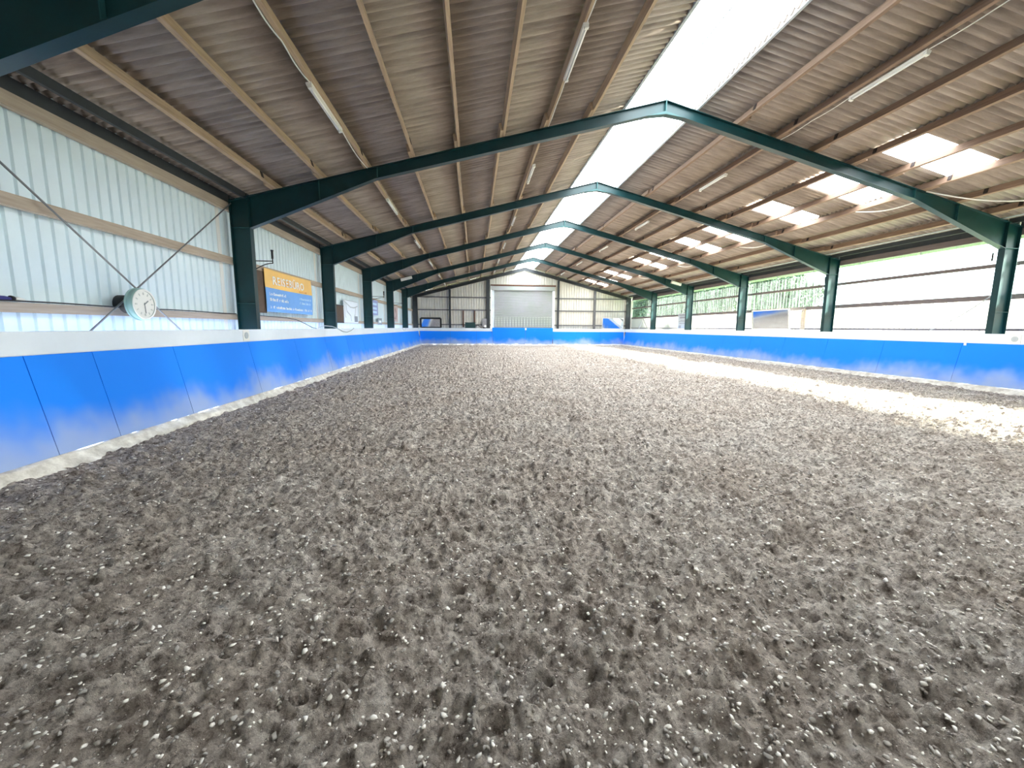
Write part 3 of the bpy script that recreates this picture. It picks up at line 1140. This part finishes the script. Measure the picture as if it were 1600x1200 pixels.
# brace rods
def rod(a, b, lab):
    return tag(MB().tube([a, b], .014, 8).build('brace_rod', M['rod'], smooth=True), lab, 'rod', 'crossed brace rods')


rod((-5.76, 5.1, H + 2.56), (-5.76, 11.06, H - 1.70), 'brace rod on the near left wall falling away from the camera, behind the clock')
rod((-5.79, 5.16, H - 1.36), (-5.79, 11.0, H + 2.9), 'brace rod on the near left wall rising towards the first column')

# clock
CY, CZ = 7.63, H + .345
e = empty('wall_clock', (-5.5, CY, CZ))
mb = MB()
mb.disc_x((-5.95, CY + .06, CZ + .0), [(0, .15), (.10, .15), (.33, .09)], 32)  # dark disc between the clock case and the wall
mb.build('back_disc', M['black'], e, smooth=False)
mb = MB()
mb.disc_x((-5.70, CY, CZ), [(.06, .22), (.06, .262), (.085, .268), (.095, .25), (.115, .246), (.125, .262), (.165, .262), (.185, .245), (.185, .222), (.17, .222), (.17, .1)], 56)
mb.build('case', M['teal_rim'], e, smooth=False)
mb = MB()
for k in range(56):
    t0, t1 = 2 * math.pi * k / 56, 2 * math.pi * (k + 1) / 56
    mb.add([(-5.510, CY + r * math.cos(t), CZ + r * math.sin(t)) for (r, t) in ((.222, t0), (.25, t0), (.25, t1), (.222, t1))] + [(-5.53, CY + r * math.cos(t), CZ + r * math.sin(t)) for (r, t) in ((.222, t0), (.25, t0), (.25, t1), (.222, t1))], [(0, 1, 2, 3), (1, 5, 6, 2), (0, 3, 7, 4)])
mb.build('bezel', M['white'], e)
MB().disc_x((-5.528, CY, CZ), [(0, .222), (.004, .222), (.004, .1)], 48).build('dial', M['white'], e)
mb = MB()
XD = -5.519
for k in range(12):
    t = k * math.pi / 6
    uy, uz = math.sin(t), math.cos(t)
    c = Vector((XD, CY + uy * .175, CZ + uz * .175))
    mb.obox(c, (1, 0, 0), (0, uy, uz), (0, uz, -uy), .003, .020, .007 if k % 3 else .013)
mb.build('hour_marks', M['offgrey'], e)


def hand(ang, ln, w):
    t = math.radians(ang)
    uy, uz = math.sin(t), math.cos(t)
    return MB().obox((XD + .004, CY + uy * ln * .42, CZ + uz * ln * .42), (1, 0, 0), (0, uy, uz), (0, uz, -uy), .003, ln * .58, w)


hand(55, .10, .008).build('hour_hand', M['mgrey'], e)
hand(176, .15, .006).build('minute_hand', M['mgrey'], e)
tag(e, 'round white wall clock with pale teal case where the brace rods cross', 'clock')

# indigo and white thing on the batten at the left picture edge
e = empty('rolled_umbrella', (-5.85, 5.95, H + .31))
MB().tube([(-5.87, 5.62, H + .30), (-5.87, 5.72, H + .32), (-5.87, 5.86, H + .32), (-5.87, 5.93, H + .32)], [.012, .030, .032, .02], 10).build('fabric', M['indigo'], e, smooth=True)
MB().tube([(-5.87, 5.93, H + .325), (-5.87, 5.97, H + .325)], [.036, .03], 10).build('strap', M['black'], e, smooth=True)
MB().tube([(-5.87, 5.97, H + .32), (-5.87, 6.03, H + .315), (-5.87, 6.09, H + .31)], [.026, .032, .02], 10).build('handle', M['white'], e, smooth=True)
tag(e, 'rolled indigo fabric bundle with white end on the batten at the left edge', 'bundle')

# banner ---------------------------------------------------------------------------
BY0, BY1, BZ0, BZ1 = 12.42, 15.78, H + .40, H + 1.60
def bx(y, z):
    u = (y - BY0) / (BY1 - BY0)
    v = (z - BZ0) / (BZ1 - BZ0)
    sag = .06 + .9 * 0
    curve = 1 - (.36 - 1.2 * (u - .38) ** 2)        # swag line, lowest near u=.38
    f = .03 * math.exp(-((v - max(.62, min(1.1, curve))) / .045) ** 2) * max(0, 1 - abs(u - .38) / .42)
    return -5.80 + f + .012 * math.sin(u * 9) * (1 - v) + .01 * math.sin(v * 6 + u * 5)


e = empty('advertising_banner', (-5.8, (BY0 + BY1) / 2, BZ0))
mb = MB()
nu, nv = 90, 44
vs = []
for i in range(nu + 1):
    for j in range(nv + 1):
        y = BY0 + (BY1 - BY0) * i / nu
        z = BZ0 + (BZ1 - BZ0) * j / nv - .015 * math.sin(i / nu * math.pi) * (j / nv)
        vs.append((bx(y, z), y, z))
SPL = 25
fa, fb = [], []
for i in range(nu):
    for j in range(nv):
        a = i * (nv + 1) + j
        (fa if j >= SPL else fb).append((a, a + nv + 1, a + nv + 2, a + 1))
mb.add(vs, fa, 0)
mb.f += fb
mb.mi += [1] * len(fb)
bo = mb.build('banner_cloth', [M['yellow'], M['bannerblue']], e, smooth=True)
so = bo.modifiers.new('thickness', 'SOLIDIFY')
so.thickness = .004


def text_mesh(name, s, size, y, z, m, parent, spacing=1.0, fn=bx, bold=.0, squash=1.0):
    cu = bpy.data.curves.new(name, 'FONT')
    cu.body = s
    cu.size = size
    cu.space_character = spacing
    cu.offset = bold
    cu.extrude = .002
    cu.resolution_u = 3
    to = bpy.data.objects.new('tmp_text', cu)
    COL.objects.link(to)
    bpy.context.view_layer.update()
    me = bpy.data.meshes.new_from_object(to.evaluated_get(bpy.context.evaluated_depsgraph_get()))
    bpy.data.objects.remove(to)
    for v in me.vertices:
        yy = y + v.co.x * squash
        zz = z + v.co.y
        v.co = (fn(yy, zz) + .018 + v.co.z, yy, zz)
    me.materials.clear()
    me.materials.append(m)
    o = bpy.data.objects.new(name, me)
    COL.objects.link(o)
    o.parent = parent
    o.matrix_parent_inverse = Matrix.Translation(-parent.location)
    return o


text_mesh('lettering', 'REISEBÜRO', .33, BY0 + .42, H + 1.19, M['ink_white'], bo, 1.12, bold=.004, squash=1.22)


def scribble(y0, y1, z, h, m, par, fn, seed, gap=.55):
    """row of small letter-height strokes: print too small to read in the photo"""
    r = random.Random(seed)
    mb = MB()
    y = y0
    n = 0
    while y < y1:
        w = h * r.uniform(.35, .6)
        if n > 0 and r.random() < .17:
            y += h * gap
        hh = h * r.choice((1, .7, .7, .75, 1))
        x = fn(y, z) + .006
        mb.box(x, x + .003, y, y + w * .25, z, z + hh)
        mb.box(x, x + .003, y + w * .25, y + w * .8, z + (0 if r.random() < .5 else hh * .8), z + (hh * .2 if r.random() < .5 else hh))
        y += w * 1.2
        n += 1
    return mb.build('small_print', m, par)


scribble(BY0 + 2.25, BY0 + 2.85, H + 1.10, .05, M['ink_orange'], bo, bx, 1)
scribble(BY0 + .2, BY0 + 1.25, H + .87, .085, M['ink_white'], bo, bx, 2)
scribble(BY0 + .2, BY0 + 1.45, H + .71, .085, M['ink_white'], bo, bx, 3)
scribble(BY0 + 2.3, BY1 - .15, H + .86, .07, M['ink_pale'], bo, bx, 4)
scribble(BY0 + 2.3, BY1 - .2, H + .72, .08, M['ink_pale'], bo, bx, 5)
scribble(BY0 + .2, BY1 - .15, H + .50, .075, M['ink_white'], bo, bx, 6, .9)
tag(e, 'yellow and blue advertising banner lettered in white on the left wall', 'banner')
o = MB().box(-5.86, -5.835, 11.95, 12.5, H + .36, H + 1.5).build('brown_board', M['brown'])
tag(o, 'dark brown upright board behind the left edge of the banner', 'board')


def arm_bracket(y, lab, ln=.45):
    z = H + 1.6
    x0 = -5.4
    yy = y - .0
    e = empty('swivel_bracket', (x0, yy, z))
    MB().tube([(x0, yy, z), (x0 + ln, yy, z)], .012, 8).build('arm', M['black'], e)
    pts = [(x0, yy, z - .19)]
    for i in range(1, 9):
        t = i / 8
        pts.append((x0 + ln * t, yy, z - .19 + .14 * math.sin(t * math.pi / 2)))
    MB().tube(pts, .012, 8).build('stay', M['black'], e, smooth=True)
    MB().tube([(x0 + ln, yy, z - .06), (x0 + ln, yy, z + .10)], .014, 8).tube([(x0 + ln, yy, z + .06), (x0 + ln, yy, z + .24)], .026, 10).tube([(x0 + ln, yy, z + .24), (x0 + ln, yy, z + .27)], .034, 10).build('holder', M['black'], e)
    tag(e, lab, 'bracket', 'black swivel brackets on the left columns')


arm_bracket(FY[1] + .08, 'black swivel bracket arm on the nearest left column above the banner', .40)
arm_bracket(FY[3] + .08, 'black swivel bracket arm on the third left column above the blue sign', .6)
arm_bracket(FY[4] + .08, 'black swivel bracket arm on the fourth left column above the pink poster', .6)

# second left bay: brown panel and grey poster; further signs
e = empty('brown_board', (-5.84, 18.85, H + .16))
MB().box(-5.86, -5.83, 18.3, 19.5, H + .2, H + .88).build('panel', M['brown'], e)
MB().box(-5.86, -5.82, 18.25, 19.5, H + .88, H + .93).box(-5.86, -5.82, 18.25, 19.5, H + .15, H + .2).build('edge_strip', M['black'], e)
tag(e, 'dark brown panel on the left wall beside the pale grey picture', 'board')


def flat(name, y0, y1, z0, z1, m, lab, cat, x=-5.85):
    e = empty(name, (x, (y0 + y1) / 2, z0))
    MB().box(x - .011, x + .02, y0, y1, z0, z1).build('board', m, e)
    tag(e, lab, cat)
    return e


fl = lambda y, z: -5.83
e = flat('picture_board', 19.55, 21.85, H + .17, H + 1.2, M['rail'], 'pale grey line picture of draped doorway on the left wall', 'picture')
mb = MB()
X = -5.829
def stroke(pts, w):
    for a, b in zip(pts[:-1], pts[1:]):
        mb.beam((X, a[0], a[1]), (X, b[0], b[1]), .002, w, up=Vector((0, -(b[1] - a[1]), b[0] - a[0])))
stroke([(19.57, H + 1.19), (21.83, H + 1.19)], .03)
stroke([(19.57, H + .2), (19.57, H + 1.19)], .025)
stroke([(19.6, H + 1.15), (20.0, H + 1.05), (20.6, H + .90), (21.2, H + .90), (21.8, H + 1.0)], .05)
stroke([(19.9, H + 1.1), (20.0, H + .7), (20.3, H + .6), (20.6, H + .5), (20.7, H + .25)], .06)
stroke([(19.75, H + 1.1), (19.72, H + .5), (19.85, H + .4)], .05)
stroke([(21.45, H + .95), (21.35, H + .6), (21.2, H + .45), (21.2, H + .3)], .07)
mb.build('drawing', M['lgrey'], e)
MB().box(-5.83, -5.827, 21.2, 21.75, H + .22, H + .5).build('dark_block', M['mgrey'], e)
e = flat('blue_sign', 24.85, 26.3, H + .68, H + 1.55, M['signblue'], 'blue sign with pale bands on the left wall beyond the third column', 'sign')
mb = MB()
for z in (H + 1.25, H + 1.0, H + .78):
    mb.box(-5.83, -5.826, 25.0, 26.0, z, z + .13)
mb.build('pale_bands', M['ink_pale'], e)
e = flat('notice', 26.3, 27.3, H + .12, H + .52, M['mgrey'], 'small grey notice low on the left wall near the fourth column', 'notice')
MB().box(-5.83, -5.826, 26.5, 27.1, H + .24, H + .38).build('pale_field', M['rail'], e)
e = flat('horse_poster', 31.0, 33.0, H + .38, H + 1.52, M['pink'], 'pinkish poster with dark slanting figure beyond the fourth left column', 'poster')
mb = MB()
stroke([(31.9, H + 1.35), (32.3, H + 1.0), (32.3, H + .75), (32.0, H + .6)], .25)
stroke([(31.1, H + .66), (32.2, H + .6)], .06)
mb.build('figure', M['mauve'], e)

# right wall: sign, whip rods, cables, frame wood
e = empty('notice_board', (15.8, 30.6, H))
MB().box(15.80, 15.861, 29.9, 31.4, H + .0, H + 1.16).build('board', M['lgrey'], e)
mb = MB()
for k, (z, h) in enumerate(((H + .98, .1), (H + .78, .12), (H + .62, .05), (H + .52, .05), (H + .38, .05))):
    mb.box(15.79, 15.8, 30.0 + .1 * (k % 2), 31.25 - .12 * (k % 3), z, z + h)
mb.box(15.79, 15.8, 30.9, 31.25, H + .05, H + .25)
mb.build('print', M['grey'], e)
tag(e, 'light grey printed notice board against the right wall near the far end', 'sign')
o = MB().box(15.80, 15.862, 29.62, 29.78, H, H + 1.0).build('upright_timber', M['timber_wall'])
tag(o, 'short upright timber beside the grey notice board on the right wall', 'post')
o = MB().box(15.78, 15.862, 18.85, 19.05, H, H + .98).build('upright_timber', M['timber_wall'])
tag(o, 'short upright timber beside the mirror on the right wall', 'post')
for (y, nm) in ((FY[1] + .62, 'nearest'), (FY[2] + .75, 'second')):
    o = MB().tube([(15.78, y, H + 2.05), (15.78, y, H + 2.12)], .008, 6).tube([(15.78, y, H + 2.12), (15.78, y, H + 2.36)], .022, 8).build('hanging_rod', M['black'])
    tag(o, f'short black rod above the thin batten by the {nm} right column', 'rod', 'black rods on the right wall')
def arc(a, b, sag, n=18):
    a, b = Vector(a), Vector(b)
    return [tuple(a.lerp(b, i / n) - Vector((0, 0, sag * math.sin(math.pi * i / n)))) for i in range(n + 1)]
cable(arc((15.7, 11.5, H + 1.1), (15.3, 13.0, H - .08), .12), .013, 'thin dark cable curving down to the rail beside the nearest right column', 'mgrey')
cable(arc((15.75, 17.9, H + 1.95), (15.3, 19.3, H - .08), -.02), .013, 'thin dark cable slanting down beside the second right column', 'mgrey')
mb = MB().tube([(15.84, 37.2, H), (15.84, 38.2, H + .85), (15.84, 39.2, H)], .03, 6)
tag(mb.build('brace_strut', M['grey']), 'thin inverted V strut on the right wall by the far corner', 'strut')
# conduit along right eaves
cable([(XC + 10.2, y, zr(10.3) - .0 + .10) for y in np.linspace(5.5, 40.8, 40)], .02, 'pale conduit running along the right eaves', 'lgrey', 'conduit')

# ------------------------------------------------------------------ outside
def ground():
    mb = MB()
    mb.add([(16.0, -30, -.05), (90, -30, -.05), (90, 110, -.05), (16.0, 110, -.05)], [(0, 1, 2, 3)])
    mb.add([(-60, 41.6, -.05), (16, 41.6, -.05), (16, 110, -.05), (-60, 110, -.05)], [(0, 1, 2, 3)])
    mb.add([(-60, -40, -.05), (16, -40, -.05), (16, -1.1, -.05), (-60, -1.1, -.05)], [(0, 1, 2, 3)])
    return mb.build('ground', M['grass'])


struct(ground(), 'grass outside the hall')


def tree_meshes(seed):
    r = np.random.default_rng(seed)
    # trunk and boughs
    mb = MB()
    mb.tube([(0, 0, -.1), (.1, 0, 1.5), (0, .1, 3.2), (.1, 0, 5.2)], [.22, .17, .13, .05], 9)
    tips = []
    for k in range(10):
        a = k * 2.4
        z0 = 1.6 + .35 * k
        t = (math.cos(a) * (2.2 - .08 * k), math.sin(a) * (2.2 - .08 * k), z0 + 1.3)
        mb.tube([(0.05, 0, z0), (t[0] * .5, t[1] * .5, z0 + .5), t], [.07, .05, .02], 6)
        tips.append(t)
    N = 14000
    c = np.array(tips + [(0, 0, 6.3), (.8, .4, 5.6), (-.8, -.3, 5.7), (0, .9, 4.6), (.3, -.9, 4.4)])
    ci = r.integers(0, len(c), N)
    dv = r.normal(size=(N, 3))
    dv /= np.linalg.norm(dv, axis=1)[:, None]
    p = c[ci] + dv * (r.random((N, 1)) ** .4) * np.array([1.15, 1.15, .95])
    a = r.normal(size=(N, 3))
    a /= np.linalg.norm(a, axis=1)[:, None]
    b = np.cross(a, r.normal(size=(N, 3)))
    b /= np.linalg.norm(b, axis=1)[:, None]
    s = r.uniform(.09, .19, (N, 1))
    V = np.stack([p - a * s, p + b * s * .5, p + a * s, p - b * s * .5], 1).reshape(-1, 3)
    Fq = np.arange(N * 4).reshape(N, 4)
    lf = MB()
    lf.v = [tuple(v) for v in V.tolist()]
    lf.f = [tuple(f) for f in Fq.tolist()]
    lf.mi = [0] * N
    return mb, lf


protos = []
TL = [(24.0, 31.2, .95), (24.6, 38.6, 1.4), (24.6, 46.4, 1.2), (23.9, 53.8, 1.1), (24.5, 61, 1.05), (24.0, 68, 1.1), (32.0, 43, 1.2), (32.5, 51.5, 1.25), (32, 60, 1.2), (32.5, 68.6, 1.3), (32.3, 77.5, 1.3)]
for i, (x, y, s) in enumerate(TL):
    if i < 2:
        t, l = tree_meshes(50 + i)
        r = empty('tree', (0, 0, 0))
        t.build('trunk', M['bark'], r, smooth=True)
        l.build('foliage', M['leaf'], r)
        protos.append(r)
        e = r
    else:
        e = copy_tree(protos[i % 2], (0, 0, 0))
    e.location = (x, y, 0)
    e.scale = (s, s, s)
    e.rotation_euler = (0, 0, i * 1.3)
    tag(e, f'leafy green tree outside beyond the right glazing, {ORD[i]} one counting into the distance', 'tree', 'trees outside the right wall')

# ------------------------------------------------------------------ light
w = bpy.data.worlds.new('sky')
SC.world = w
w.use_nodes = True
nt = w.node_tree
bg = nt.nodes['Background']
tc = nt.nodes.new('ShaderNodeTexCoord')
n = nt.nodes.new('ShaderNodeTexNoise')
n.inputs['Scale'].default_value = 2.0
n.inputs['Detail'].default_value = 4
nt.links.new(tc.outputs['Generated'], n.inputs['Vector'])
rp = nt.nodes.new('ShaderNodeValToRGB')
rp.color_ramp.elements[0].position = .30
rp.color_ramp.elements[0].color = (.72, .86, 1.0, 1)
rp.color_ramp.elements[1].position = .62
rp.color_ramp.elements[1].color = (1, 1, 1, 1)
nt.links.new(n.outputs['Fac'], rp.inputs['Fac'])
nt.links.new(rp.outputs[0], bg.inputs['Color'])
bg.inputs['Strength'].default_value = 3.2

sl = bpy.data.lights.new('sun', 'SUN')
sl.energy = 42
sl.angle = math.radians(7)
sl.color = (1, .93, .78)
so = bpy.data.objects.new('sun', sl)
COL.objects.link(so)
dirv = Vector((-1, .30, -.65))
so.rotation_euler = dirv.to_track_quat('-Z', 'Y').to_euler()
so.location = (30, 0, 20)

# ------------------------------------------------------------------ camera
f, pi_, ro, ya = 649.0, .135, -.007, .091
R = Vector((math.cos(ya), -math.sin(ya), 0))
U = Vector((math.sin(ya) * math.sin(pi_), math.cos(ya) * math.sin(pi_), math.cos(pi_)))
D = Vector((math.sin(ya) * math.cos(pi_), math.cos(ya) * math.cos(pi_), -math.sin(pi_)))
Rr = R * math.cos(ro) - U * math.sin(ro)
Ur = R * math.sin(ro) + U * math.cos(ro)
cam = bpy.data.cameras.new('camera')
cam.sensor_width = 36
cam.lens = 36 * f / 1600
cam.clip_start = .05
cam.clip_end = 300
co = bpy.data.objects.new('camera', cam)
COL.objects.link(co)
m4 = Matrix((Rr, Ur, -D)).transposed().to_4x4()
m4.translation = (0, 0, H)
co.matrix_world = m4
SC.camera = co

SC.view_settings.view_transform = 'Standard'
SC.view_settings.look = 'None'
SC.view_settings.exposure = 1.35
SC.view_settings.gamma = 1.0
SC.view_settings.use_curve_mapping = False
SC.cycles.max_bounces = 10
SC.cycles.diffuse_bounces = 6
SC.cycles.transparent_max_bounces = 12
SC.cycles.sample_clamp_indirect = 6
SC.cycles.use_denoising = True
